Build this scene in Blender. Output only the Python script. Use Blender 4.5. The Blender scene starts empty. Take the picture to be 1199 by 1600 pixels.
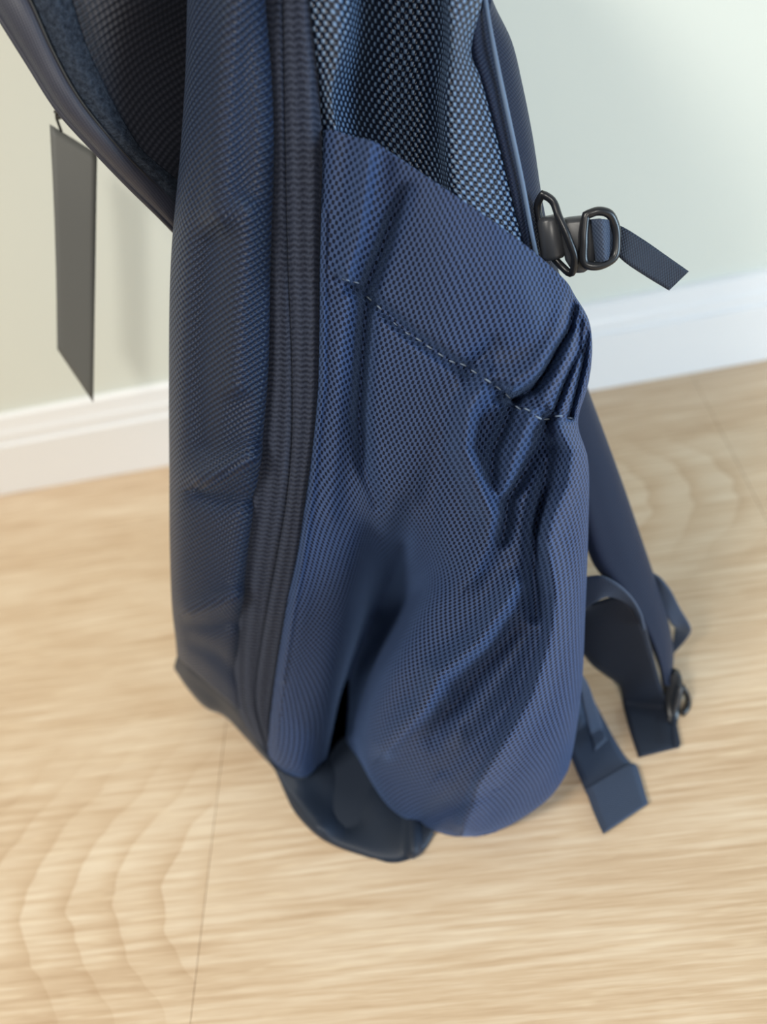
import bpy, bmesh, math, random
import numpy as np
from mathutils import Matrix, Vector

random.seed(4)
rng = np.random.default_rng(4)
scene = bpy.context.scene
COL = scene.collection

# ------------------------------------------------------------------ camera
FPX = 1275.0                       # focal length in pixels of the 1199 x 1600 frame
CX, CY = 599.5, 800.0
CAM_H = 0.45
def _n(v): return v / np.linalg.norm(v)
_Y = _n(np.array([543 - CX, -458 - CY, FPX]))
_X = -np.array([-10200 - CX, 2580 - CY, FPX]); _X = _n(_X - _Y * (_X @ _Y))
_Z = np.cross(_X, _Y)
RW = np.array([_X, _Y, _Z])        # camera axes (right, down, forward) -> world
CAMP = np.array([0.0, 0.0, CAM_H])
cam_d = bpy.data.cameras.new('camera')
cam = bpy.data.objects.new('camera', cam_d); COL.objects.link(cam)
right, down, fwd = RW @ np.array([1, 0, 0]), RW @ np.array([0, 1, 0]), RW @ np.array([0, 0, 1])
M = Matrix(((right[0], -down[0], -fwd[0], 0), (right[1], -down[1], -fwd[1], 0), (right[2], -down[2], -fwd[2], CAM_H), (0, 0, 0, 1)))
cam.matrix_world = M
cam_d.sensor_fit = 'AUTO'; cam_d.sensor_width = 36.0
cam_d.lens = FPX * 36.0 / 1600.0
cam_d.clip_start = 0.01
cam_d.dof.use_dof = True
cam_d.dof.focus_distance = 0.345
cam_d.dof.aperture_fstop = 4.2
scene.camera = cam

# ------------------------------------------------------------------ light
world = bpy.data.worlds.new('world'); scene.world = world
world.use_nodes = True
bg = world.node_tree.nodes['Background']
bg.inputs['Color'].default_value = (0.96, 0.99, 1.0, 1)
bg.inputs['Strength'].default_value = 0.22

def area(name, loc, target, size, power, color):
    l = bpy.data.lights.new(name, 'AREA'); l.shape = 'RECTANGLE'
    l.size, l.size_y = size; l.energy = power; l.color = color
    o = bpy.data.objects.new(name, l); COL.objects.link(o)
    o.location = loc
    o.rotation_euler = (Vector(target) - Vector(loc)).to_track_quat('-Z', 'Y').to_euler()
    return o
area('window_light', (2.3, -0.75, 0.42), (0.0, 0.35, 0.2), (1.2, 0.8), 56, (0.58, 0.80, 1.0))
area('room_light', (-1.15, -0.65, 2.0), (-0.1, 0.4, 0.1), (0.6, 0.6), 31, (1.0, 0.95, 0.85))

area('lamp_light', (0.24, -1.26, 1.28), (-0.2, 0.45, 0.2), (0.14, 0.14), 10.5, (1.0, 0.95, 0.86))

vs = scene.view_settings
vs.view_transform = 'Standard'; vs.look = 'None'; vs.gamma = 1.0; vs.exposure = 0.16
vs.use_curve_mapping = False

# ------------------------------------------------------------------ geometry helpers
def rays(px, py):
    v = np.stack([(px - CX) / FPX, (py - CY) / FPX, np.ones_like(px)], -1)
    return v @ RW.T
def on_floor(px, py, z=0.0):
    r = rays(np.array([float(px)]), np.array([float(py)]))[0]
    return CAMP + r * ((z - CAM_H) / r[2])
def on_wall(px, py, Y):
    r = rays(np.array([float(px)]), np.array([float(py)]))[0]
    return CAMP + r * (Y / r[1])

BAG0 = on_floor(640, 1335)          # where the pack's bottom edge touches the floor
LEAN, YAW = math.radians(21), math.radians(-4)
_e1 = np.array([math.cos(YAW), math.sin(YAW), 0]); _sd = np.array([-math.sin(YAW), math.cos(YAW), 0])
_up = math.cos(LEAN) * np.array([0, 0, 1.0]) + math.sin(LEAN) * _sd
NN = np.cross(_e1, _up); NN = -NN if NN[1] > 0 else NN
NN = _n(NN)                          # out of the pack's near side, into the room
LIFT = 0.0007
def P(px, py, off):
    """points on the pack's side: plane of the side, moved out by off metres"""
    px, py, off = np.broadcast_arrays(np.asarray(px, float), np.asarray(py, float), np.asarray(off, float))
    r = rays(px, py)
    fl = (CAMP + r * ((LIFT - CAM_H) / np.minimum(r[..., 2], -0.05))[..., None] - BAG0) @ NN      # never below the floor
    off = np.where(r[..., 2] < -0.05, np.maximum(off, fl), off)
    t = (off - (CAMP - BAG0) @ NN) / (r @ NN)
    q = CAMP + r * t[..., None]
    return q

def mesh_obj(name, verts, faces, mat, parent=None, origin=None, smooth=True, uv=None):
    o0 = np.zeros(3) if origin is None else np.asarray(origin, float)
    me = bpy.data.meshes.new(name)
    me.from_pydata([tuple(v) for v in (np.asarray(verts) - o0)], [], faces)
    if uv is not None:
        lay = me.uv_layers.new(name='UVMap')
        li = np.empty(len(me.loops), dtype=np.int32); me.loops.foreach_get('vertex_index', li)
        lay.data.foreach_set('uv', np.asarray(uv, dtype=np.float32)[li].ravel())
    if smooth:
        me.polygons.foreach_set('use_smooth', [True] * len(me.polygons))
    me.update()
    ob = bpy.data.objects.new(name, me); COL.objects.link(ob)
    if mat: me.materials.append(mat)
    if parent is not None: ob.parent = parent
    elif origin is not None: ob.location = o0
    return ob

def cum(a):
    d = np.linalg.norm(np.diff(a, axis=0), axis=-1)
    return d
def hsample(A, t, n):
    """A (k,...) Hermite spline through knots t, n uniform samples along axis 0"""
    if len(A) == 2:
        s = np.linspace(0, 1, n).reshape((-1,) + (1,) * (A.ndim - 1))
        return A[0] * (1 - s) + A[1] * s
    m = np.gradient(A, t, axis=0)
    x = np.linspace(t[0], t[-1], n)
    i = np.clip(np.searchsorted(t, x, side='right') - 1, 0, len(t) - 2)
    h = (t[i + 1] - t[i]); s = (x - t[i]) / h
    sh = (-1,) + (1,) * (A.ndim - 1)
    s, h = s.reshape(sh), h.reshape(sh)
    return ((2*s**3 - 3*s**2 + 1) * A[i] + (s**3 - 2*s**2 + s) * h * m[i] + (-2*s**3 + 3*s**2) * A[i+1] + (s**3 - s**2) * h * m[i+1])
def knots(A, axis_mean=None):
    B = A.copy(); B[..., 2] *= 3000.0
    d = np.linalg.norm(np.diff(B, axis=0), axis=-1)
    if d.ndim > 1: d = d.mean(axis=tuple(range(1, d.ndim)))
    return np.concatenate([[0], np.cumsum(np.maximum(d, 1e-3))])
def curve(pts, n):
    A = np.array(pts, float)
    return hsample(A, knots(A), n)
def grid(rows, nu, nv):
    k = max(len(r) for r in rows)
    A = np.stack([np.array(r, float) if len(r) == k else curve(r, k) for r in rows])
    t = knots(np.swapaxes(A, 0, 1))
    A = np.swapaxes(hsample(np.swapaxes(A, 0, 1), t, nu), 0, 1)
    return hsample(A, knots(A), nv)

def fold_value(px, py, pts, amp, wl, wr):
    """relief of one fold: pts (px,py[,scale]); wl / wr = widths left and right of its run"""
    best = np.full(px.shape, 1e9); val = np.zeros(px.shape)
    pts = [p if len(p) == 3 else (p[0], p[1], 1.0) for p in pts]
    for (x0, y0, s0), (x1, y1, s1) in zip(pts[:-1], pts[1:]):
        dx, dy = x1 - x0, y1 - y0; L2 = dx * dx + dy * dy
        t = np.clip(((px - x0) * dx + (py - y0) * dy) / L2, 0, 1)
        qx, qy = px - (x0 + t * dx), py - (y0 + t * dy)
        d = np.hypot(qx, qy)
        side = qx * dy - qy * dx            # > 0: to the left in the picture when the run goes down
        w = np.where(side > 0, wr, wl)
        v = amp * (s0 + (s1 - s0) * t) * np.exp(-(d / w) ** 2)
        m = d < best
        best = np.where(m, d, best); val = np.where(m, v, val)
    return val

def boxblur(a, k, axis):
    if k < 2: return a
    pad = [(0, 0)] * a.ndim; pad[axis] = (k, k)
    b = np.pad(a, pad, mode='edge'); c = np.cumsum(b, axis=axis)
    n = a.shape[axis]
    hi = np.take(c, np.arange(n) + 2 * k, axis=axis); lo = np.take(c, np.arange(n), axis=axis)
    return (hi - lo) / (2 * k)

def grid_faces(nv, nu):
    i = np.arange(nv * nu).reshape(nv, nu)
    return np.stack([i[:-1, :-1], i[:-1, 1:], i[1:, 1:], i[1:, :-1]], -1).reshape(-1, 4)
def patch3(name, V, mat, parent, thick=0.0012, flat=None):
    nv, nu = V.shape[:2]
    F = grid_faces(nv, nu)
    c = V[nv // 2, nu // 2]; a = np.cross(V[nv // 2, min(nu // 2 + 1, nu - 1)] - V[nv // 2, nu // 2 - 1], V[min(nv // 2 + 1, nv - 1), nu // 2] - V[nv // 2 - 1, nu // 2])
    if a @ (CAMP - c) > 0: F = F[:, :]
    else: F = F[:, ::-1]
    Q = V if flat is None else flat
    U = np.concatenate([np.zeros((nv, 1)), np.cumsum(np.linalg.norm(np.diff(Q, axis=1), axis=-1), 1)], 1)
    W = np.concatenate([np.zeros((1, nu)), np.cumsum(np.linalg.norm(np.diff(Q, axis=0), axis=-1), 0)], 0)
    U = U - U[:, nu // 2:nu // 2 + 1]; W = W - W[nv // 2:nv // 2 + 1]
    for _ in range(2): U = boxblur(U, nv // 9, 0); W = boxblur(W, nu // 9, 1)
    uv = np.stack([U, -W], -1).reshape(-1, 2)
    ob = mesh_obj(name, V.reshape(-1, 3), F.tolist(), mat, parent, BAG0, uv=uv)
    if thick:
        md = ob.modifiers.new('thickness', 'SOLIDIFY'); md.thickness = thick; md.offset = -1
    return ob
def patch(name, rows, nu, nv, mat, parent, folds=(), thick=0.0012, relief=None, gain=1.0):
    G = grid(rows, nu, nv)
    px, py, off = G[..., 0], G[..., 1], G[..., 2].copy()
    for f in folds: off += gain * fold_value(px, py, *f)
    if relief is not None: off += relief(px, py)
    V = P(px, py, off)
    return patch3(name, V, mat, parent, thick, P(px, py, G[..., 2] * 0.5))
def ribbon(name, ea, eb, mat, parent, n=40, m=6, thick=0.0014, mids=()):
    k = max(len(ea), len(eb))
    return patch(name, [curve(ea, n)] + [curve(q, n) for q in mids] + [curve(eb, n)], n, m, mat, parent, (), thick)

def tube3(name, pts, rad, mat, parent, seg=10, closed=False, origin=None, flat=1.0):
    pts = np.asarray(pts, float); n = len(pts); V = []; F = []
    rad = np.broadcast_to(np.asarray(rad, float), (n,))
    ref = NN
    for i in range(n):
        a = pts[(i - 1) % n] if (closed or i) else pts[0]
        b = pts[(i + 1) % n] if (closed or i < n - 1) else pts[-1]
        t = _n(b - a); s = np.cross(t, ref); s = _n(s) if np.linalg.norm(s) > 1e-6 else _n(np.cross(t, [0, 0, 1.0])); u = np.cross(s, t)
        for k in range(seg):
            an = 2 * math.pi * k / seg
            V.append(pts[i] + rad[i] * (math.cos(an) * s + flat * math.sin(an) * u))
    for i in range(n if closed else n - 1):
        j = (i + 1) % n
        for k in range(seg):
            k2 = (k + 1) % seg
            F.append((i * seg + k, i * seg + k2, j * seg + k2, j * seg + k))
    if not closed:
        F.append(tuple(range(seg))[::-1]); F.append(tuple((n - 1) * seg + k for k in range(seg)))
    me = mesh_obj(name, V, F, mat, parent, BAG0 if origin is None else origin)
    return me
def tubep(name, pts, rpx, mat, parent, n=None, closed=False, seg=10, flat=1.0):
    A = np.array(pts, float)
    if n:
        if closed: A = np.concatenate([A, A[:1]])
        A = hsample(A, knots(A), n + (1 if closed else 0))
        if closed: A = A[:-1]
    return tube3(name, P(A[:, 0], A[:, 1], A[:, 2]), rpx * 0.00029, mat, parent, seg, closed, flat=flat)

def slab(name, poly, off, depth, mat, parent, bevel=0.0012):
    """rounded solid with an outline on the side plane and real depth"""
    A = np.array(poly, float)
    offs = A[:, 2] if A.shape[1] == 3 else np.full(len(A), off)
    n = len(A)
    V = np.concatenate([P(A[:, 0], A[:, 1], offs), P(A[:, 0], A[:, 1], offs) - NN * depth])
    F = [tuple(range(n)), tuple(range(2 * n - 1, n - 1, -1))] + [(i, n + i, n + (i + 1) % n, (i + 1) % n) for i in range(n)]
    ob = mesh_obj(name, V, F, mat, parent, BAG0, smooth=False)
    bm = bmesh.new(); bm.from_mesh(ob.data); bmesh.ops.recalc_face_normals(bm, faces=bm.faces); bm.to_mesh(ob.data); bm.free()
    md = ob.modifiers.new('bevel', 'BEVEL'); md.width = bevel; md.segments = 3; md.limit_method = 'ANGLE'
    for p in ob.data.polygons: p.use_smooth = True
    return ob

# ------------------------------------------------------------------ materials
class NT:
    def __init__(s, name):
        s.m = bpy.data.materials.new(name); s.m.use_nodes = True
        s.t = s.m.node_tree; s.b = s.t.nodes['Principled BSDF']
    def n(s, typ, **kw):
        nd = s.t.nodes.new(typ)
        for k, v in kw.items(): setattr(nd, k, v)
        return nd
    def link(s, a, b): s.t.links.new(a, b)
    def val(s, x, sock):
        if isinstance(x, (int, float)): sock.default_value = x
        else: s.link(x, sock)
    def math(s, op, a, b=0.0, c=None):
        nd = s.n('ShaderNodeMath', operation=op)
        s.val(a, nd.inputs[0]); s.val(b, nd.inputs[1])
        if c is not None: s.val(c, nd.inputs[2])
        return nd.outputs[0]
    def uv(s):
        u = s.n('ShaderNodeUVMap'); u.uv_map = 'UVMap'
        sep = s.n('ShaderNodeSeparateXYZ'); s.link(u.outputs[0], sep.inputs[0])
        return u.outputs[0], sep.outputs[0], sep.outputs[1]
    def noise(s, vec, scale, detail=3, rough=0.5, dist=0.0):
        nd = s.n('ShaderNodeTexNoise'); nd.inputs['Scale'].default_value = scale
        nd.inputs['Detail'].default_value = detail; nd.inputs['Roughness'].default_value = rough; nd.inputs['Distortion'].default_value = dist
        if vec is not None: s.link(vec, nd.inputs['Vector'])
        return nd.outputs['Fac']
    def mapping(s, vec, scale=(1, 1, 1), rot=(0, 0, 0), loc=(0, 0, 0)):
        nd = s.n('ShaderNodeMapping'); nd.inputs['Scale'].default_value = scale; nd.inputs['Rotation'].default_value = rot; nd.inputs['Location'].default_value = loc
        s.link(vec, nd.inputs['Vector']); return nd.outputs[0]
    def ramp(s, f, stops):
        nd = s.n('ShaderNodeValToRGB'); e = nd.color_ramp.elements
        while len(e) < len(stops): e.new(0.5)
        for el, (p, c) in zip(e, stops): el.position = p; el.color = tuple(c) + (1,)
        s.link(f, nd.inputs[0]); return nd.outputs[0]
    def mix(s, f, a, b):
        nd = s.n('ShaderNodeMix', data_type='RGBA')
        s.val(f, nd.inputs[0])
        for x, k in ((a, 6), (b, 7)):
            if isinstance(x, tuple): nd.inputs[k].default_value = x + (1,)
            else: s.link(x, nd.inputs[k])
        return nd.outputs[2]
    def bump(s, h, dist, strength=1.0):
        nd = s.n('ShaderNodeBump'); nd.inputs['Distance'].default_value = dist; nd.inputs['Strength'].default_value = strength
        s.link(h, nd.inputs['Height']); s.link(nd.outputs[0], s.b.inputs['Normal']); return nd
    def base(s, c):
        if isinstance(c, tuple): s.b.inputs['Base Color'].default_value = c + (1,)
        else: s.link(c, s.b.inputs['Base Color'])
    def surf(s, rough=0.5, spec=0.5, sheen=0.0, sheen_rough=0.4, sheen_tint=(1, 1, 1)):
        s.val(rough, s.b.inputs['Roughness']); s.b.inputs['Specular IOR Level'].default_value = spec
        s.b.inputs['Sheen Weight'].default_value = sheen; s.b.inputs['Sheen Roughness'].default_value = sheen_rough
        s.b.inputs['Sheen Tint'].default_value = tuple(sheen_tint) + (1,)
TAU = 2 * math.pi

def m_mesh():
    s = NT('pocket_mesh_fabric'); _, u, v = s.uv()
    u2 = s.math('ADD', u, s.math('MULTIPLY', v, -0.22))
    a = s.math('COSINE', s.math('MULTIPLY', u2, TAU / 0.0026)); b = s.math('COSINE', s.math('MULTIPLY', v, TAU / 0.0036))
    h = s.math('MULTIPLY', a, b)
    hole = s.n('ShaderNodeMapRange'); hole.interpolation_type = 'SMOOTHSTEP'
    s.link(h, hole.inputs[0]); hole.inputs[1].default_value = -0.12; hole.inputs[2].default_value = 0.34
    s.base(s.mix(hole.outputs[0], (0.045, 0.076, 0.175), (0.003, 0.006, 0.020)))
    s.surf(0.55, 0.2, 0.26, 0.38, (0.30, 0.50, 1.0))
    inv = s.math('SUBTRACT', 1.0, hole.outputs[0])
    s.bump(inv, 0.00035, 0.9); return s.m
def m_coarse():
    s = NT('coarse_woven_nylon'); _, u, v = s.uv()
    a = s.math('SINE', s.math('MULTIPLY', u, TAU / 0.0030)); b = s.math('SINE', s.math('MULTIPLY', v, TAU / 0.0038))
    h = s.math('MULTIPLY', a, b)
    f = s.n('ShaderNodeMapRange'); f.interpolation_type = 'SMOOTHSTEP'
    s.link(h, f.inputs[0]); f.inputs[1].default_value = -0.1; f.inputs[2].default_value = 0.7
    s.base(s.mix(f.outputs[0], (0.004, 0.008, 0.024), (0.16, 0.26, 0.43)))
    s.surf(0.38, 0.6)
    s.bump(h, 0.0006, 1.0); return s.m
def m_twill(name, base=(0.006, 0.011, 0.028), lite=(0.021, 0.037, 0.082), p=0.0022, ang=0.62, rough=0.45, spec=0.30, bump=0.00034, sheen=0.08):
    s = NT(name); vec, u, v = s.uv()
    ca, sa = math.cos(ang), math.sin(ang)
    w = s.math('ADD', s.math('MULTIPLY', u, -sa), s.math('MULTIPLY', v, ca))
    t = s.math('ADD', s.math('MULTIPLY', u, ca), s.math('MULTIPLY', v, sa))
    a = s.math('SINE', s.math('MULTIPLY', w, TAU / p)); b = s.math('SINE', s.math('MULTIPLY', t, TAU / (p * 0.8)))
    h = s.math('ADD', a, s.math('MULTIPLY', b, 0.45))
    f = s.n('ShaderNodeMapRange'); f.interpolation_type = 'SMOOTHSTEP'
    s.link(h, f.inputs[0]); f.inputs[1].default_value = -0.6; f.inputs[2].default_value = 1.3
    s.base(s.mix(f.outputs[0], base, lite))
    s.surf(rough, spec, sheen, 0.4, (0.6, 0.75, 1))
    s.bump(h, bump, 0.8); return s.m
def m_zip():
    s = NT('zipper_tape_knit'); vec, u, v = s.uv()
    z = s.math('SINE', s.math('MULTIPLY', u, TAU / 0.0042))
    a = s.math('SINE', s.math('ADD', s.math('MULTIPLY', v, TAU / 0.0023), s.math('MULTIPLY', z, 0.8)))
    nz = s.noise(vec, 900, 2)
    col = s.math('SINE', s.math('MULTIPLY', u, TAU / 0.0060))
    h = s.math('ADD', s.math('ADD', s.math('MULTIPLY', a, 0.5), s.math('MULTIPLY', nz, 1.9)), s.math('MULTIPLY', col, 0.35))
    f = s.n('ShaderNodeMapRange'); s.link(h, f.inputs[0]); f.inputs[1].default_value = 0.1; f.inputs[2].default_value = 1.9
    s.base(s.mix(f.outputs[0], (0.007, 0.010, 0.022), (0.044, 0.054, 0.086)))
    s.surf(0.7, 0.15, 0.08, 0.5, (0.7, 0.8, 1)); s.bump(h, 0.0004, 0.8); return s.m
def m_web(name='webbing', base=(0.028, 0.042, 0.078), lite=(0.055, 0.080, 0.135), p=0.0013):
    s = NT(name); vec, u, v = s.uv()
    a = s.math('SINE', s.math('MULTIPLY', u, TAU / p)); b = s.math('SINE', s.math('MULTIPLY', v, TAU / (p * 1.4)))
    h = s.math('MULTIPLY', a, b)
    s.base(s.mix(s.math('MULTIPLY_ADD', h, 0.5, 0.5), base, lite)); s.surf(0.6, 0.35, 0.15, 0.4, (0.6, 0.75, 1)); s.bump(h, 0.0002, 0.7); return s.m
def m_rough(name, c0, c1, scale, rough=0.8, bd=0.0005, spec=0.2):
    s = NT(name); vec, u, v = s.uv()
    nz = s.noise(vec, scale, 4, 0.7)
    s.base(s.ramp(nz, [(0.3, c0), (0.7, c1)])); s.surf(rough, spec); s.bump(nz, bd, 1.0); return s.m
def m_plain(name, c, rough=0.4, spec=0.5, noise=0.0):
    s = NT(name); s.base(c); s.surf(rough, spec)
    if noise:
        g = s.n('ShaderNodeTexCoord'); nz = s.noise(g.outputs['Object'], 60, 3); s.bump(nz, noise, 1.0)
    return s.m
M_MESH = m_mesh(); M_COARSE = m_coarse(); M_TWILL = m_twill('twill_nylon'); M_ZIP = m_zip(); M_WEB = m_web()
M_WEBD = m_web('webbing_dark', (0.010, 0.015, 0.029), (0.018, 0.026, 0.046))
M_BOTTOM = m_twill('bottom_nylon', (0.014, 0.021, 0.036), (0.026, 0.037, 0.060), 0.0012, 0.7, 0.48, 0.35, 0.00004)
M_FLAP = m_twill('flap_nylon', (0.034, 0.036, 0.052), (0.048, 0.050, 0.070), 0.0011, 0.1, 0.5, 0.35, 0.00003)
M_LINING = m_twill('lining_nylon', (0.020, 0.022, 0.032), (0.036, 0.038, 0.052), 0.0024, 1.35, 0.55, 0.4, 0.0002)
M_STRIP = m_rough('knit_strip', (0.003, 0.006, 0.014), (0.045, 0.060, 0.088), 480, bd=0.0018)
M_PAD = m_twill('strap_cloth', (0.007, 0.012, 0.032), (0.012, 0.020, 0.048), 0.0012, 0.6, 0.6, 0.2, 0.0001, 0.15)
M_PIPING = m_plain('piping', (0.10, 0.15, 0.24), 0.55)
M_BLACK = m_plain('black_plastic', (0.012, 0.013, 0.016), 0.32, 0.5)
M_GREY = m_plain('grey_plastic', (0.040, 0.043, 0.050), 0.35, 0.5)
M_THREAD = m_plain('light_thread', (0.17, 0.22, 0.30), 0.6)
M_THREADD = m_plain('dark_thread', (0.012, 0.018, 0.04), 0.6)
M_CARD = m_plain('tag_card', (0.115, 0.118, 0.113), 0.55, 0.4)
M_BLACKCORD = m_plain('tag_cord', (0.02, 0.02, 0.02), 0.5)

def m_wall():
    s = NT('wall_paint'); g = s.n('ShaderNodeTexCoord')
    nz = s.noise(g.outputs['Object'], 400, 4, 0.6)
    s.base((0.735, 0.765, 0.70)); s.surf(0.8, 0.25); s.bump(nz, 0.0001, 0.5); return s.m
def m_white():
    s = NT('white_gloss_paint'); s.base((0.87, 0.88, 0.89)); s.surf(0.3, 0.5); return s.m
def m_plank(name, cath=None):
    """oak: long grain along x, with a nested-arch (cathedral) figure where the plank shows one"""
    s = NT(name); g = s.n('ShaderNodeTexCoord'); geo = g.outputs['Object']
    sep = s.n('ShaderNodeSeparateXYZ'); s.link(geo, sep.inputs[0]); x, y = sep.outputs[0], sep.outputs[1]
    fine = s.noise(s.mapping(geo, (14, 330, 1)), 1.0, 4, 0.6)
    fleck = s.noise(s.mapping(geo, (30, 260, 1), loc=(3, 7, 0)), 1.0, 2, 0.5)
    broad = s.noise(s.mapping(geo, (4, 26, 1), loc=(1, 2, 0)), 1.0, 3, 0.5, 0.6)
    f = s.math('ADD', s.math('MULTIPLY', fine, 0.66), s.math('MULTIPLY', broad, 0.34))
    if cath:
        x0, y0, k, freq, width, sgn = cath
        dx = s.math('MULTIPLY', s.math('SUBTRACT', x, x0), sgn); dy = s.math('SUBTRACT', y, y0)
        wob = s.noise(s.mapping(geo, (9, 22, 1)), 1.0, 2, 0.5)
        dd = s.math('SQRT', s.math('ADD', s.math('MULTIPLY', dy, dy), 0.0010))
        q = s.math('ADD', s.math('SUBTRACT', dx, s.math('MULTIPLY', dd, k)), s.math('MULTIPLY', wob, 0.04))
        ring = s.math('FRACT', s.math('MULTIPLY', q, freq))
        ring = s.math('POWER', ring, 2.5)
        band = s.math('SUBTRACT', 0.3, s.math('MULTIPLY', ring, s.math('MULTIPLY_ADD', fine, 1.2, 0.5)))
        env = s.math('POWER', 2.718, s.math('MULTIPLY', s.math('MULTIPLY', dy, dy), -1.0 / (width * width)))
        f = s.math('ADD', f, s.math('MULTIPLY', s.math('MULTIPLY', band, env), 0.15))
    fl = s.n('ShaderNodeMapRange'); s.link(fleck, fl.inputs[0]); fl.inputs[1].default_value = 0.58; fl.inputs[2].default_value = 0.75
    c = s.ramp(f, [(0.30, (0.51, 0.345, 0.21)), (0.47, (0.64, 0.475, 0.315)), (0.64, (0.77, 0.63, 0.465))])
    s.base(s.mix(s.math('MULTIPLY', fl.outputs[0], 0.5), c, (0.80, 0.65, 0.46)))
    s.surf(0.45, 0.35); s.bump(fine, 0.0002, 0.4); return s.m

# ------------------------------------------------------------------ the setting
WALL_Y = float(on_floor(599, 669)[1])          # face of the baseboard at the floor
BASE_T = 0.012
def structure(o): o['kind'] = 'structure'; return o
def box(name, lo, hi, mat, parent=None, bevel=0.0):
    lo, hi = np.array(lo, float), np.array(hi, float)
    V = [(x, y, z) for x in (lo[0], hi[0]) for y in (lo[1], hi[1]) for z in (lo[2], hi[2])]
    F = [(0, 1, 3, 2), (4, 6, 7, 5), (0, 4, 5, 1), (2, 3, 7, 6), (0, 2, 6, 4), (1, 5, 7, 3)]
    o = mesh_obj(name, V, F, mat, parent, None, smooth=False)
    if bevel:
        md = o.modifiers.new('bevel', 'BEVEL'); md.width = bevel; md.segments = 2
    return o
floor = structure(box('floor', (-1.6, -1.6, -0.03), (1.6, WALL_Y + 0.10, -0.012), m_plain('floor_screed', (0.34, 0.25, 0.16), 0.9)))
seams = [-1.333, -0.951, -0.569, -0.187, 0.195, 0.577, 0.959, 1.341]
cath = {2: (-0.30, 0.205, 1.0, 40, 0.055, 1), 3: None, 4: None}
for i in range(len(seams) - 1):
    x0, x1 = seams[i] + 0.0001, seams[i + 1] - 0.0001
    cp = None
    if i == 2: cp = (-0.31, 0.190, 0.9, 34.0, 0.065, 1)
    if i == 3: cp = (0.165, 0.437, 0.9, 32.0, 0.050, -1)
    for (y0, y1) in ((-1.55, WALL_Y - BASE_T * 0 + 0.004),):
        pl = box('plank', (x0, y0, -0.012), (x1, y1, 0.0), m_plank('oak_plank', cp), floor, 0.0003)
wall = structure(box('wall_back', (-1.6, WALL_Y + BASE_T, -0.03), (1.6, WALL_Y + BASE_T + 0.10, 1.6), m_wall()))
prof = [(0.0, 0.081), (-0.0030, 0.0807), (-0.0052, 0.0790), (-0.0060, 0.0745), (-0.0066, 0.0700), (-0.0075, 0.0665), (-0.0090, 0.0640),
        (-0.0092, 0.0600), (-0.0092, 0.0560), (-0.0098, 0.0545), (-0.0116, 0.0540), (-0.0120, 0.0530), (-0.0120, 0.0010), (-0.0115, 0.0), (0.0, 0.0)]
V, F = [], []
for k, x in enumerate((-1.6, 1.6)):
    for (a, z) in prof: V.append((x, WALL_Y + BASE_T + a, z))
n = len(prof)
F = [(i, (i + 1) % n, n + (i + 1) % n, n + i) for i in range(n)] + [tuple(range(n))[::-1], tuple(range(n, 2 * n))]
bb = structure(mesh_obj('baseboard_back', V, F, m_white(), smooth=False))
bm = bmesh.new(); bm.from_mesh(bb.data); bmesh.ops.recalc_face_normals(bm, faces=bm.faces); bm.to_mesh(bb.data); bm.free()

# ------------------------------------------------------------------ the backpack
bag = bpy.data.objects.new('backpack', None); COL.objects.link(bag)
bag.location = BAG0
bag['label'] = 'navy blue nylon backpack with a gathered mesh side pocket standing on the wood floor'
bag['category'] = 'backpack'

def row(y, xs, offs): return [(x, y, o) for x, o in zip(xs, offs)]

# --- front panel (diagonal twill) beside the zipper, turning away round the front of the pack
def twill_row(L, R, yl, yr, s, wrap=0.15):
    w = R - L
    ys = lambda t: yl + (yr - yl) * t
    return [(L + 75, yl + 12, s - wrap), (L + 14, yl + 2, s - 0.055), (L + 1, ys(0), s - 0.022), (L + 0.16 * w, ys(.16), s - 0.008), (L + 0.42 * w, ys(.42), s - 0.001),
            (L + 0.70 * w, ys(.7), s + 0.002), (L + 0.93 * w, ys(.93), s + 0.002), (R, ys(1), s - 0.001), (R + 5, ys(1), s - 0.007)]
tw = [twill_row(318, 402, -300, -300, 0), twill_row(300, 405, 0, 0, 0.000), twill_row(297, 416, 120, 120, 0), twill_row(290, 419, 230, 230, 0.001), twill_row(275, 414, 400, 400, 0),
      twill_row(271, 409, 600, 600, 0), twill_row(271, 396, 740, 740, -0.002), twill_row(271, 381, 850, 850, -0.006, 0.14), twill_row(274, 371, 950, 960, -0.016, 0.13), twill_row(279, 369, 1000, 1045, -0.032, 0.11),
      twill_row(281, 378, 1024, 1110, -0.045, 0.09)]
tw_folds = [([(322, 752), (350, 738), (398, 716)], 0.0030, 10, 22), ([(318, 770), (350, 778), (392, 776)], -0.0022, 16, 16),
            ([(300, 955), (330, 945), (372, 930)], 0.0024, 9, 16), ([(290, 975), (330, 975), (365, 968)], -0.0016, 12, 12),
            ([(372, -40), (352, 80), (345, 200), (345, 330)], 0.0035, 22, 30), ([(385, 330), (375, 480), (372, 600)], 0.0022, 20, 16), ([(330, 380), (318, 560), (322, 690)], -0.0016, 18, 18),
            ([(300, 1000), (340, 1020), (372, 1050)], -0.002, 14, 12)]
patch('front_panel', tw, 90, 300, M_TWILL, bag, tw_folds, 0.0016, gain=2.1)

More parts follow.
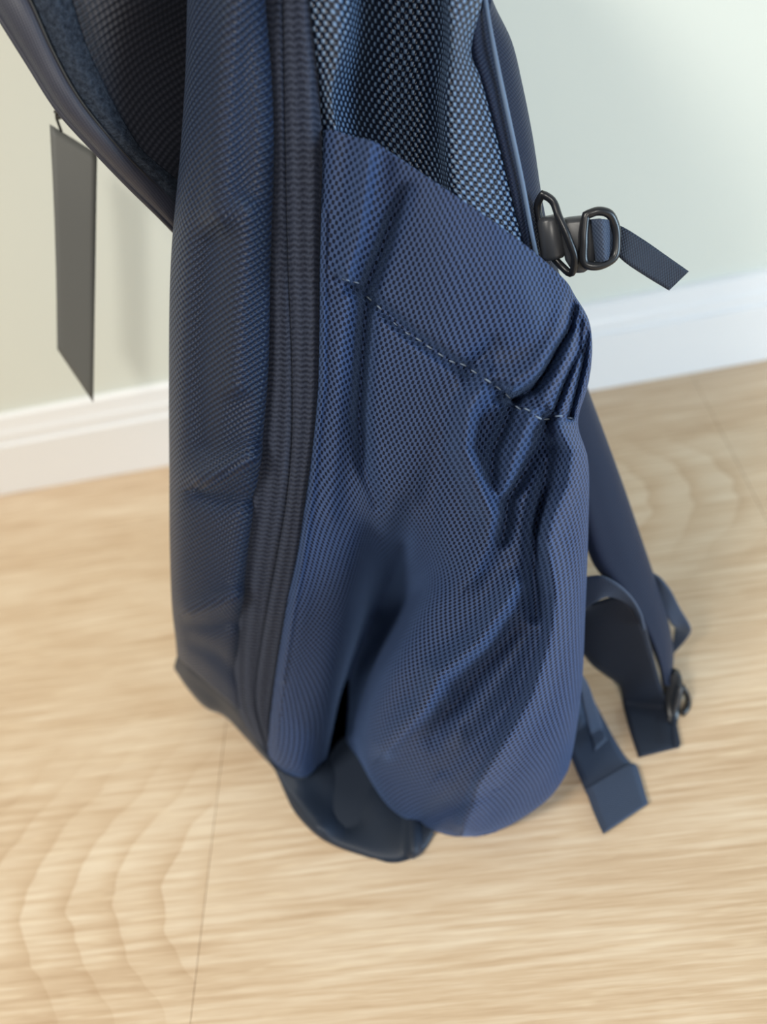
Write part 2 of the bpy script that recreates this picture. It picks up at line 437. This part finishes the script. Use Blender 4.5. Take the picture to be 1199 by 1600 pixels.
# --- zipper: two tapes meeting in a groove
ZL = [(402, -300), (405, 0), (415, 120), (418, 230), (413, 400), (408, 600), (395, 740), (380, 850), (370, 955), (368, 1045), (376, 1105), (412, 1176)]
ZG = [(440, -300), (443, 0), (445, 150), (447, 260), (450, 400), (457, 590), (456, 700), (447, 790), (434, 866), (416, 963), (404, 1040), (400, 1085), (416, 1165), (421, 1182)]
ZR = [(478, -300), (486, 0), (497, 130), (501, 250), (500, 400), (500, 515), (494, 665), (479, 775), (466, 875), (449, 963), (434, 1060), (422, 1168), (425, 1186)]
def zoff(y): return np.interp(y, [-300, 740, 850, 960, 1045, 1110, 1180], [0, 0, -0.004, -0.012, -0.024, -0.034, -0.043])
def poly_n(pts, n):
    A = np.array([(x, y, 0.0) for x, y in pts]); return hsample(A, knots(A), n)
zl, zg, zr = poly_n(ZL, 60), poly_n(ZG, 60), poly_n(ZR, 60)
def strip_rows(a, b, prof):
    """rows across a strip between edges a and b; prof = (t, off)"""
    return [[(a[i, 0] + (b[i, 0] - a[i, 0]) * t, a[i, 1] + (b[i, 1] - a[i, 1]) * t, o + zoff(a[i, 1] + (b[i, 1] - a[i, 1]) * t)) for t, o in prof] for i in range(len(a))]
patch('zipper_tape', strip_rows(zl, zg, [(-0.25, -0.012), (0.0, -0.0075), (0.25, -0.0045), (0.55, -0.0025), (0.85, -0.0012), (0.98, -0.0022), (1.01, -0.0055)]), 36, 420, M_ZIP, bag, (), 0.001)
patch('zipper_tape', strip_rows(zg, zr, [(-0.02, -0.0055), (0.02, -0.0020), (0.15, -0.0006), (0.5, 0.0008), (0.80, 0.0006), (0.97, -0.0025), (1.05, -0.007)]), 36, 420, M_ZIP, bag, (), 0.001)

# --- coarse woven side panel with a hollow above the pocket
sp = [
    [(462, -300, -.006), (500, -300, .002), (540, -300, 0), (580, -300, -.012), (640, -300, -.016), (700, -300, -.010), (745, -300, -.006), (770, -300, -.014), (772, -300, -.03)],
    [(474, 0, -.004), (512, 0, .003), (546, 0, -.003), (568, 0, -.026), (632, 0, -.048), (684, 0, -.040), (706, 0, -.008), (752, 0, -.020), (754, 0, -.03)],
    [(486, 80, -.005), (520, 80, .002), (541, 80, -.004), (565, 80, -.030), (630, 80, -.052), (684, 80, -.042), (706, 80, -.009), (735, 82, -.018), (737, 84, -.03)],
    [(495, 140, -.007), (514, 140, -.001), (529, 140, -.007), (560, 140, -.034), (625, 140, -.054), (676, 140, -.046), (704, 132, -.010), (748, 120, -.020), (750, 120, -.03)],
    [(500, 210, -.010), (524, 210, -.006), (534, 210, -.014), (568, 215, -.038), (630, 220, -.056), (680, 228, -.046), (708, 230, -.010), (779, 233, -.026), (781, 233, -.036)],
    [(518, 330, -.014), (530, 330, -.016), (550, 330, -.022), (590, 330, -.042), (640, 340, -.056), (692, 345, -.044), (728, 355, -.010), (815, 378, -.030), (817, 378, -.042)],
    [(512, 480, -.014), (530, 480, -.020), (560, 480, -.026), (610, 480, -.032), (660, 490, -.034), (730, 500, -.028), (790, 510, -.024), (850, 510, -.032), (852, 510, -.05)],
    [(500, 700, -.014), (530, 700, -.024), (570, 700, -.036), (620, 700, -.040), (680, 700, -.040), (750, 700, -.036), (820, 700, -.034), (885, 700, -.045), (887, 700, -.06)],
    [(465, 920, -.022), (500, 930, -.050), (550, 940, -.115), (610, 940, -.12), (680, 940, -.05), (750, 940, -.044), (820, 940, -.042), (890, 930, -.05), (892, 930, -.065)],
    [(430, 1130, -.055), (480, 1130, -.08), (540, 1120, -.13), (610, 1120, -.12), (680, 1120, -.055), (750, 1120, -.045), (820, 1120, -.042), (880, 1110, -.05), (882, 1110, -.065)],
    [(470, 1200, -.07), (510, 1195, -.09), (550, 1190, -.12), (610, 1190, -.11), (680, 1190, -.055), (750, 1190, -.045), (810, 1190, -.045), (860, 1190, -.05), (862, 1190, -.065)],
]
patch('side_panel', sp, 160, 260, M_COARSE, bag, (), 0.0016)

# --- mesh side pocket
pk = [
    [(506, 203, -.006), (524, 204, .000), (548, 212, .002), (577, 219, .006), (612, 240, .006), (660, 272, .009), (720, 311, .011), (785, 356, .010), (845, 402, .003), (880, 434, -.008), (894, 453, -.020), (890, 462, -.045)],
    [(502, 320, -.005), (516, 320, .001), (538, 325, .003), (566, 340, .005), (610, 355, .004), (665, 385, .010), (730, 425, .013), (800, 465, .012), (855, 500, .006), (890, 515, -.004), (921, 508, -.024), (905, 512, -.05)],
    [(499, 430, -.005), (512, 432, .001), (530, 440, .003), (560, 455, .000), (600, 485, .003), (655, 528, .009), (715, 570, .012), (780, 600, .011), (845, 620, .008), (885, 625, .000), (917, 606, -.022), (902, 606, -.05)],
    [(498, 500, -.005), (511, 500, .001), (526, 505, .002), (556, 520, -.001), (592, 548, .003), (645, 588, .008), (705, 628, .011), (770, 650, .010), (840, 654, .007), (878, 656, -.001), (903, 653, -.020), (890, 653, -.05)],
    [(493, 620, -.005), (508, 620, .001), (522, 625, .001), (550, 640, -.002), (588, 660, .002), (640, 690, .007), (705, 712, .012), (775, 722, .014), (845, 722, .011), (885, 722, .002), (917, 718, -.018), (905, 718, -.05)],
    [(477, 765, -.006), (494, 766, .001), (512, 772, .000), (545, 782, -.004), (590, 795, -.002), (640, 812, .001), (705, 822, .008), (775, 828, .014), (845, 828, .014), (888, 824, .006), (918, 820, -.016), (906, 820, -.05)],
    [(462, 868, -.008), (480, 870, .000), (500, 876, -.002), (540, 888, -.010), (598, 890, -.058), (638, 894, -.038), (700, 902, .009), (775, 908, .016), (845, 905, .016), (888, 900, .008), (916, 895, -.014), (904, 895, -.05)],
    [(446, 960, -.012), (464, 962, -.004), (486, 968, -.008), (532, 972, -.020), (578, 962, -.105), (614, 956, -.072), (666, 970, .006), (765, 985, .020), (840, 985, .019), (885, 978, .010), (913, 970, -.012), (900, 970, -.05)],
    [(430, 1062, -.024), (447, 1066, -.016), (470, 1074, -.018), (512, 1078, -.028), (542, 1066, -.110), (572, 1054, -.060), (628, 1060, .010), (750, 1085, .024), (830, 1085, .022), (880, 1075, .011), (909, 1060, -.012), (896, 1060, -.05)],
    [(420, 1150, -.036), (436, 1156, -.027), (462, 1166, -.026), (500, 1160, -.038), (526, 1140, -.105), (552, 1130, -.060), (600, 1150, .002), (725, 1185, .022), (820, 1175, .021), (875, 1150, .010), (902, 1128, -.012), (890, 1128, -.05)],
    [(420, 1180, -.042), (440, 1196, -.034), (468, 1206, -.031), (500, 1188, -.046), (524, 1162, -.086), (551, 1162, -.054), (598, 1212, -.010), (715, 1258, .006), (815, 1238, .008), (865, 1205, .002), (893, 1180, -.014), (882, 1176, -.05)],
    [(425, 1188, -.045), (445, 1206, -.038), (471, 1214, -.035), (502, 1195, -.052), (526, 1170, -.086), (556, 1184, -.062), (620, 1266, -.012), (722, 1301, -.004), (800, 1283, -.004), (855, 1247, -.007), (886, 1208, -.020), (876, 1196, -.05)],
    [(440, 1186, -.056), (455, 1196, -.056), (475, 1200, -.056), (505, 1188, -.058), (530, 1170, -.068), (575, 1188, -.07), (640, 1240, -.060), (722, 1270, -.055), (790, 1258, -.05), (835, 1225, -.05), (860, 1190, -.05), (850, 1180, -.06)],
]
pk_folds = [
    # hem fold at the left of the mouth, and the long crease below it
    ([(579, 222), (570, 300), (560, 372), (543, 432)], 0.0042, 22, 8),
    ([(632, 300, .4), (612, 345, .8), (594, 395, 1), (574, 447, 1), (567, 560, 1), (561, 650, 1), (568, 722, .6), (590, 790, .3)], -0.0062, 11, 13),
    ([(548, 440, .5), (530, 560, .8), (525, 700, .8), (515, 800, .6)], 0.0016, 14, 16),
    # stitch line pulls the cloth in
    ([(530, 436), (583, 470), (640, 520), (707, 566), (760, 596), (800, 622), (850, 652), (892, 652)], -0.0030, 9, 9),
    # gathers between mouth and stitching
    ([(897, 480, .5), (890, 515, .9), (875, 540, 1), (853, 580, 1), (834, 607, 1), (802, 624, .8), (775, 622, .3)], -0.0085, 8, 7),
    ([(908, 500, .4), (905, 548, 1), (884, 597, 1), (868, 640, 1)], -0.0052, 6, 5),
    ([(918, 520, .5), (911, 570, 1), (900, 615, 1), (889, 652, 1)], -0.0055, 6, 5),
    ([(880, 480, .3), (868, 530, .6), (838, 580, .9), (805, 605, .8)], 0.0035, 14, 9),
    ([(893, 545, .6), (870, 590, 1), (850, 625, 1), (838, 648, .8)], 0.0025, 8, 6),
    ([(845, 560, .5), (800, 590, .8), (768, 596, .6)], 0.0028, 22, 14),
    ([(770, 540, .4), (742, 575, .9), (738, 592, 1)], -0.0030, 16, 14),
    # folds falling from the gathers
    ([(756, 598, .7), (733, 645, 1), (727, 700, 1), (746, 752, 1), (768, 805, .9), (762, 850, .5), (735, 905, .3)], 0.0058, 24, 15),
    ([(800, 628, 1), (790, 660, 1), (772, 700, .9), (768, 740, .6)], -0.0050, 10, 12),
    ([(832, 645, 1), (817, 680, 1), (803, 715, .9), (788, 768, .6)], 0.0058, 10, 9),
    ([(858, 655, 1), (840, 700, 1), (815, 745, 1), (795, 775, 1), (785, 840, .6)], -0.0060, 10, 13),
    ([(868, 655, .8), (896, 706, 1), (890, 756, 1), (862, 815, 1), (854, 845, 1), (866, 900, .9), (870, 930, .9), (864, 985, .9), (834, 1085, .9), (806, 1135, .8), (750, 1225, .8), (726, 1290, .6)], 0.0062, 12, 20),
    ([(856, 700, .8), (850, 760, 1), (838, 820, 1), (834, 900, .7), (838, 960, .5)], -0.0070, 14, 14),
    ([(840, 1010, .6), (800, 1090, .9), (760, 1140, .8), (700, 1200, .5)], -0.0035, 26, 16),
    # long ridge across the belly of the pocket and the hollow under it
    ([(806, 915, .5), (790, 945, .8), (750, 1004, 1), (688, 1054, 1), (664, 1104, .9), (604, 1170, .7)], 0.0070, 22, 14),
    ([(800, 985, .6), (740, 1060, .8), (700, 1110, 1), (680, 1150, .5)], -0.0050, 18, 22),
    ([(700, 1090, .6), (716, 1150, .5)], 0.0026, 16, 14),
    # dark hollow running into the deep crease
    ([(640, 800, .3), (628, 850, .9), (610, 900, 1), (590, 945, .8)], -0.0080, 24, 18),
    ([(690, 700, .4), (672, 770, .8), (668, 840, .8), (690, 900, .6)], -0.0034, 26, 24),
    ([(508, 330, .8), (506, 450, 1), (505, 600, 1), (488, 765, 1), (474, 868, 1), (457, 960, .8), (441, 1062, .6)], 0.0018, 6, 5),
    ([(650, 1290, 1), (700, 1262, 1), (760, 1240, .5)], -0.0025, 12, 18),
]
PKG = 2.7
pocket = patch('mesh_pocket', pk, 420, 460, M_MESH, bag, pk_folds, 0.0009, gain=PKG)

# stitches on the pocket
pkG = grid(pk, 200, 220); pk_off = pkG[..., 2].copy()
for f in pk_folds: pk_off += PKG * fold_value(pkG[..., 0], pkG[..., 1], *f)
def pocket_off(x, y):
    m = np.hypot(pkG[..., 0] - x, pkG[..., 1] - y)
    m[:, 185:] += 40
    k = np.unravel_index(np.argmin(m), m.shape); return pk_off[k]
def stitch(x, y, dx, dy, r, mat):
    L = math.hypot(dx, dy); pts = []
    o = max(pocket_off(x, y), pocket_off(x - dx, y - dy) - .001, pocket_off(x + dx, y + dy) - .001)
    for t, h in ((-1, -.0006), (-.6, .0004), (0, .0007), (.6, .0004), (1, -.0006)):
        pts.append((x + dx * t, y + dy * t, o + h))
    return tubep('stitch', pts, r, mat, pocket, seg=6)
st = [(185, 160), (225, 195), (285, 258), (330, 292), (372, 315), (412, 343), (455, 372), (497, 397), (538, 408), (580, 435), (630, 467), (668, 494), (705, 525), (745, 570), (780, 577), (818, 605), (850, 612), (895, 600), (940, 608)]
st = [(500 + a / 2.4, 400 + b / 2.4) for a, b in st]
for i, (x, y) in enumerate(st):
    a = st[max(i - 1, 0)]; b = st[min(i + 1, len(st) - 1)]
    L = math.hypot(b[0] - a[0], b[1] - a[1]); stitch(x, y, (b[0] - a[0]) / L * 5.5, (b[1] - a[1]) / L * 5.5, 1.3, M_THREAD)
for (x, y) in ((541, 437), (556, 441)): stitch(x, y, 5, 1.5, 1.1, M_THREAD)
for k in range(12):
    y = 1022 + k * 10.5; x = np.interp(y, [1022, 1060, 1100, 1140], [453, 446, 441, 436])
    stitch(x, y, -0.8, 3.6, 0.8, M_THREADD)

# --- bottom panel
bt = [
    [(281, 1022, -.078), (300, 1036, -.062), (330, 1058, -.056), (358, 1084, -.053), (384, 1118, -.051), (402, 1152, -.049), (421, 1184, -.046), (445, 1208, -.041), (471, 1216, -.038), (505, 1194, -.050), (548, 1150, -.085), (600, 1165, -.09), (690, 1215, -.085)],
    [(277, 1034, -.080), (298, 1056, -.066), (327, 1080, -.060), (354, 1099, -.058), (382, 1132, -.055), (404, 1164, -.051), (425, 1189, -.047), (450, 1228, -.036), (482, 1248, -.030), (524, 1240, -.034), (575, 1215, -.044), (626, 1228, -.042), (688, 1240, -.030)],
    [(275, 1043, -.086), (299, 1076, -.074), (324, 1100, -.068), (350, 1112, -.067), (383, 1146, -.061), (407, 1173, -.056), (431, 1199, -.049), (458, 1252, -.029), (493, 1280, -.018), (545, 1286, -.0165), (600, 1278, -.018), (640, 1284, -.016), (684, 1268, -.021)],
    [(280, 1044, -.098), (302, 1080, -.088), (325, 1104, -.082), (351, 1115, -.078), (386, 1148, -.070), (410, 1176, -.062), (436, 1204, -.050), (466, 1270, -.0235), (502, 1304, -.010), (560, 1326, -.002), (615, 1335, .001), (652, 1327, -.001), (676, 1300, -.009)],
    [(320, 1050, -.120), (340, 1070, -.118), (360, 1085, -.116), (380, 1100, -.108), (410, 1130, -.100), (440, 1160, -.09), (465, 1190, -.08), (490, 1250, -.06), (525, 1285, -.05), (575, 1302, -.04), (622, 1308, -.04), (650, 1300, -.05), (668, 1284, -.07)],
]
bt_folds = [([(430, 1205), (470, 1250), (500, 1290)], 0.004, 14, 22), ([(560, 1190), (548, 1230), (540, 1270)], -0.007, 18, 22), ([(640, 1230, .6), (648, 1290, 1), (648, 1330, 1)], 0.004, 10, 6),
            ([(300, 1046), (345, 1078), (382, 1122)], 0.002, 8, 8)]
patch('bottom_panel', bt, 220, 90, M_BOTTOM, bag, bt_folds, 0.0014)
# seam cord where the bottom panel meets the sides
tubep('seam_binding', [(281, 1022, -.072), (300, 1036, -.058), (330, 1058, -.053), (358, 1084, -.050), (384, 1118, -.049), (402, 1152, -.046), (421, 1184, -.043), (445, 1209, -.038), (471, 1216, -.035), (503, 1197, -.047)], 2.2, M_BOTTOM, bag, 60)

# --- back panel, far side and top close the body
BR = [(770, -300, -.03), (752, 0, -.03), (736, 80, -.03), (749, 120, -.03), (780, 233, -.034), (816, 378, -.04), (850, 510, -.05), (884, 700, -.06), (889, 930, -.065), (878, 1110, -.065), (850, 1190, -.065), (760, 1270, -.06)]
BFAR = 0.135
bk = [[(x, y, o), (x - 6, y, o - .02), (x - 22, y - 4, o - .07), (x - 50, y - 10, o - BFAR + (0.03 if y > 900 else 0))] for x, y, o in BR]
patch('back_panel', bk, 24, 120, M_PAD, bag, (), 0.004)
FL = [(393, -300, -.15), (375, 0, -.15), (372, 120, -.15), (365, 230, -.149), (350, 400, -.15), (346, 600, -.15), (346, 740, -.152), (346, 850, -.146), (349, 962, -.146), (354, 1012, -.142), (356, 1036, -.135), (320, 1050, -.12)]
fs = []
for a, b in zip(FL, [q[-1] for q in bk]):
    fs.append([(a[0] + (b[0] - a[0]) * t, a[1] + (b[1] - a[1]) * t, a[2] + (b[2] - a[2]) * t - 0.012 * math.sin(math.pi * t)) for t in (0, .25, .5, .75, 1)])
patch('side_panel', fs, 30, 80, M_TWILL, bag, (), 0.0016)
tp = [[(318, -300, -.022), (400, -306, 0), (480, -308, 0), (600, -306, -.006), (700, -305, -.006), (770, -300, -.02)],
      [(345, -308, -.08), (420, -320, -.07), (500, -325, -.07), (600, -325, -.07), (690, -320, -.07), (755, -305, -.08)],
      [(393, -300, -.15), (450, -304, -.155), (520, -306, -.16), (600, -306, -.162), (670, -304, -.16), (720, -310, -.165)]]
patch('top_panel', tp, 60, 30, M_TWILL, bag, (), 0.0016)

# --- padded shoulder strap along the back edge, running down behind the pocket
SL = [(735, -300, -.035), (742, 0, -.024), (733, 80, -.024), (752, 140, -.024), (780, 235, -.026), (812, 370, -.030), (840, 500, -.045), (868, 620, -.055), (886, 720, -.06), (908, 810, -.06), (932, 885, -.062), (966, 925, -.064), (1000, 975, -.066), (1022, 1020, -.068), (1040, 1072, -.07)]
SR = [(790, -300, -.045), (770, 0, -.040), (800, 65, -.040), (816, 130, -.040), (832, 210, -.042), (850, 325, -.044), (880, 450, -.058), (916, 598, -.070), (944, 675, -.074), (975, 760, -.076), (1004, 845, -.078), (1026, 910, -.08), (1045, 972, -.08), (1053, 1023, -.08), (1049, 1072, -.078)]
n = 120
a, b = curve(SL, n), curve(SR, n)
rows_s = [[tuple(a[i] * (1 - t) + b[i] * t + np.array([0, 0, h])) for t, h in ((-.02, -.012), (0, -.004), (.12, .001), (.45, .003), (.80, .002), (.97, -.003), (1.0, -.008), (.9, -.014))] for i in range(n)]
strap = patch('shoulder_strap', rows_s, 40, n, M_PAD, bag, (), 0.003)
PI = [(752, -60, -.026), (760, 10, -.026), (776, 95, -.026), (791, 165, -.026), (816, 282, -.028), (838, 395, -.031), (866, 500, -.045), (900, 600, -.055)]
tubep('piping', PI, 3.2, M_PIPING, strap, 60)

# --- sternum-strap buckle on the shoulder strap
O = -0.030
buckle = bpy.data.objects.new('strap_buckle', None); COL.objects.link(buckle); buckle.parent = bag
tubep('ring', [(848, 303, O), (862, 312, O), (874, 340, O + .002), (889, 374, O + .003), (899, 410, O + .002), (893, 427, O), (878, 416, O - .003), (860, 394, O - .004), (845, 350, O - .004), (841, 318, O - .003)], 5.5, M_BLACK, buckle, 60, True)
def px_cyl(name, p0, p1, r, mat, parent):
    return tubep(name, [p0, tuple(np.array(p0) * .9 + np.array(p1) * .1), tuple((np.array(p0) + np.array(p1)) / 2), tuple(np.array(p0) * .1 + np.array(p1) * .9), p1], np.array([r * .8, r, r, r, r * .8]), mat, parent, seg=18)
px_cyl('barrel', (857, 338, O - .004), (866, 404, O - .004), 18, M_GREY, buckle)
slab('buckle_body', [(874, 346), (890, 341), (918, 338), (930, 350), (932, 385), (930, 416), (914, 427), (898, 429), (886, 410), (878, 375)], O + .0005, 0.009, M_GREY, buckle, 0.0022)
tubep('frame', [(916, 336, O + .002), (936, 330, O + .002), (952, 334, O + .001), (961, 350, O), (964, 378, O), (960, 402, O + .001), (948, 411, O + .002), (930, 416, O + .003), (918, 414, O + .003), (913, 378, O + .003)], 6.2, M_BLACK, buckle, 60, True)
ribbon('webbing_loop', [(918, 344, O - .004), (927, 343, O + .003), (942, 342, O + .005), (953, 344, O + .001), (958, 348, O - .006)], [(930, 412, O - .004), (936, 411, O + .003), (946, 408, O + .005), (954, 404, O + .001), (958, 400, O - .006)], M_WEB, buckle, 30, 8)
ribbon('webbing_tail', [(950, 346, O - .006), (968, 352, O - .005), (1004, 373, O - .006), (1040, 398, O - .010), (1077, 424, O - .014)], [(952, 398, O - .006), (966, 401, O - .003), (985, 414, O - .003), (1015, 434, O - .007), (1046, 454, O - .012)], M_WEBD, buckle, 40, 8, 0.0016)

# --- webbing at the lower end of the strap
ribbon('webbing_loop', [(880, 908, -.060), (915, 902, -.052), (938, 901, -.046), (962, 912, -.043), (985, 933, -.044), (1000, 960, -.048), (1006, 985, -.054)], [(880, 975, -.060), (915, 952, -.052), (932, 940, -.048), (950, 933, -.047), (968, 937, -.048), (985, 946, -.050), (998, 968, -.056)], M_WEB, bag, 60, 10)
LIFT = 0.0016
ribbon('webbing_tail', [(896, 962, -.075), (905, 1010, -.078), (926, 1040, -.078), (950, 1058, -.078), (966, 1070, -.078), (974, 1100, -.080), (985, 1142, -.084), (998, 1182, -.088)], [(915, 950, -.066), (948, 938, -.058), (975, 932, -.052), (1000, 962, -.054), (1016, 1012, -.060), (1031, 1066, -.068), (1049, 1124, -.078), (1062, 1166, -.088)], M_WEBD, bag, 70, 10, 0.0018)
LIFT = 0.0045
slab('webbing_hem', [(1052, 1120), (1058, 1128), (1065, 1164), (1054, 1172), (1050, 1140)], -.086, 0.004, M_WEBD, bag, 0.0008)
LIFT = 0.0016
ribbon('webbing_end', [(1018, 896, -.088), (1032, 905, -.085), (1046, 920, -.085), (1064, 952, -.088), (1080, 985, -.094), (1078, 992, -.100), (1062, 1012, -.106), (1050, 1024, -.108)], [(1020, 930, -.090), (1034, 950, -.088), (1044, 966, -.088), (1050, 976, -.090), (1056, 982, -.094), (1054, 985, -.100), (1052, 1000, -.106), (1048, 1018, -.108)], M_WEB, bag, 50, 8)
lock = bpy.data.objects.new('ladder_lock', None); COL.objects.link(lock); lock.parent = bag
slab('lock_body', [(1042, 1062), (1054, 1052), (1066, 1056), (1070, 1080), (1062, 1110), (1060, 1134), (1048, 1138), (1040, 1112), (1037, 1084)], -.074, 0.007, M_BLACK, lock, 0.0018)
tubep('bar', [(1046, 1128, -.070), (1054, 1108, -.068), (1061, 1086, -.068), (1064, 1072, -.070)], 5.5, M_GREY, lock, 16)  # highlight on the black buckle, put in as a grey bar
tubep('bar', [(1066, 1072, -.076), (1074, 1086, -.076), (1075, 1104, -.076), (1066, 1116, -.076)], 6.0, M_BLACK, lock, 16)

# lower compression strap lying towards the floor
LIFT = 0.0065
ribbon('strap_end', [(884, 1040, -.040), (905, 1066, -.044), (912, 1100, -.050), (921, 1140, -.056), (929, 1172, -.060)], [(892, 1030, -.044), (917, 1064, -.048), (930, 1098, -.054), (941, 1130, -.060), (949, 1154, -.063)], M_WEB, bag, 30, 6, 0.0018)
LIFT = 0.0022
ribbon('compression_strap', [(868, 1120, -.055), (884, 1160, -.058), (896, 1190, -.060), (908, 1218, -.062), (920, 1244, -.064)], [(915, 1070, -.072), (938, 1112, -.074), (958, 1150, -.075), (976, 1180, -.076), (992, 1200, -.077)], M_WEB, bag, 30, 8, 0.0018)
LIFT = 0.0042
ribbon('strap_hem', [(914, 1234, -.064), (918, 1240, -.060), (926, 1262, -.058), (936, 1286, -.060), (943, 1301, -.062)], [(986, 1192, -.076), (995, 1196, -.070), (1002, 1216, -.071), (1008, 1238, -.073), (1013, 1254, -.074)], M_WEB, bag, 30, 8, 0.002)

LIFT = 0.0007
# --- open flap of the front compartment, upper left
FO = -0.012
fe = [(-120, -180, FO - .01), (-60, -70, FO - .006), (0, 30, FO), (42, 97, FO), (90, 172, FO), (148, 236, FO - .004), (200, 290, FO - .012), (245, 334, FO - .022), (278, 368, FO - .034), (300, 390, FO - .05)]
f1 = [(-60, -180, FO), (10, -70, FO + .002), (48, 0, FO + .004), (84, 80, FO + .004), (120, 146, FO + .004), (166, 207, FO), (205, 250, FO - .008), (240, 285, FO - .016), (278, 326, FO - .028), (305, 350, FO - .045)]
f2 = [(40, -180, FO), (85, -70, FO), (112, 0, FO), (132, 62, FO), (162, 128, FO), (192, 186, FO - .004), (225, 236, FO - .012), (255, 262, FO - .020), (283, 285, FO - .030), (310, 300, FO - .045)]
f3 = [(130, -180, FO - .01), (165, -70, FO - .012), (190, 0, FO - .012), (195, 62, FO - .014), (205, 120, FO - .016), (225, 170, FO - .020), (250, 212, FO - .026), (272, 236, FO - .032), (292, 255, FO - .04), (316, 265, FO - .05)]
f4 = [(330, -180, FO - .07), (330, -70, FO - .065), (325, 0, FO - .06), (322, 62, FO - .058), (320, 120, FO - .056), (318, 160, FO - .054), (318, 190, FO - .052), (318, 215, FO - .052), (320, 235, FO - .052), (330, 245, FO - .054)]
def shift(c, dx, dy, do): return [(x + dx, y + dy, o + do) for x, y, o in c]
flap = ribbon('flap', fe, shift(f1, 6, 0, -.001), M_FLAP, bag, 90, 14, 0.003, mids=[[tuple(np.array(p) * .7 + np.array(q) * .3 + np.array([0, 0, .004])) for p, q in zip(fe, f1)], [tuple(np.array(p) * .3 + np.array(q) * .7 + np.array([0, 0, .0035])) for p, q in zip(fe, f1)]])
ribbon('knit_strip', f1, f2, M_STRIP, flap, 120, 16, 0.0016, mids=[[tuple((np.array(p) + np.array(q)) / 2 + np.array([0, 0, .003])) for p, q in zip(f1, f2)]])
ribbon('lining', shift(f2, -6, 0, -.002), f4, M_LINING, flap, 90, 40, 0.0014, mids=[f3])
tubep('edge_binding', shift(fe, 2, 0, .000), 4.5, M_FLAP, flap, 80)
tubep('edge_binding', [tuple(np.array(p) * .62 + np.array(q) * .38 + np.array([0, 0, .0035])) for p, q in zip(fe, f1)], 2.0, M_FLAP, flap, 80)
tubep('edge_binding', shift(f1, -1, 0, .001), 1.6, M_BLACKCORD, flap, 80)
# outside of the flap, folding back behind it to the front of the pack
ribbon('flap_back', shift(fe, 3, 0, -.004), [(330, -180, -.10), (330, -70, -.10), (325, 0, -.10), (322, 62, -.10), (320, 120, -.10), (318, 190, -.095), (318, 250, -.09), (318, 310, -.085), (320, 360, -.08), (330, 400, -.08)], M_FLAP, flap, 60, 12, 0.0016, mids=[[(-10, -180, -.06), (40, -70, -.06), (90, 0, -.06), (130, 70, -.06), (165, 140, -.06), (200, 205, -.062), (235, 265, -.065), (265, 320, -.068), (285, 365, -.07), (305, 395, -.072)]])

# ------------------------------------------------------------------ hang tag
TO = -0.105
tag0 = P(92, 178, TO)
tag = bpy.data.objects.new('hang_tag', None); COL.objects.link(tag); tag.location = tag0
tag['label'] = 'dark grey card swing tag hanging from the open front flap'
tag['category'] = 'tag'
corners = [(78, 194, TO), (152, 240, TO - .004), (146, 628, TO - .004), (90, 545, TO)]
A = np.array(corners)
gr = hsample(np.stack([A[[0, 1]], (A[[0, 1]] * .67 + A[[3, 2]] * .33) + [[2, 0, .003], [0, 0, .002]], (A[[0, 1]] * .33 + A[[3, 2]] * .67) + [[2, 0, .003], [0, 0, .003]], A[[3, 2]]]), np.array([0, 1, 2, 3.]), 24)
gr = np.swapaxes(hsample(np.swapaxes(gr, 0, 1), np.array([0, 1.]), 8), 0, 1)
Vt = P(gr[..., 0], gr[..., 1], gr[..., 2])
card = mesh_obj('card', Vt.reshape(-1, 3), grid_faces(24, 8).tolist(), M_CARD, tag, tag0)
md = card.modifiers.new('thickness', 'SOLIDIFY'); md.thickness = 0.0006
def tagtube(name, pts, r, mat):
    A = np.array(pts, float); A = hsample(A, knots(A), 24)
    return tube3(name, P(A[:, 0], A[:, 1], A[:, 2]), r, mat, tag, 8, origin=tag0)
tagtube('cord', [(96, 205, TO + .001), (92, 195, TO + .004), (88, 182, TO + .006), (93, 170, TO + .012), (104, 172, TO + .025), (112, 186, TO + .045)], 0.0007, M_BLACKCORD)
tagtube('seal', [(88, 172, TO + .006), (92, 178, TO + .006), (96, 184, TO + .006)], 0.0018, M_BLACKCORD)
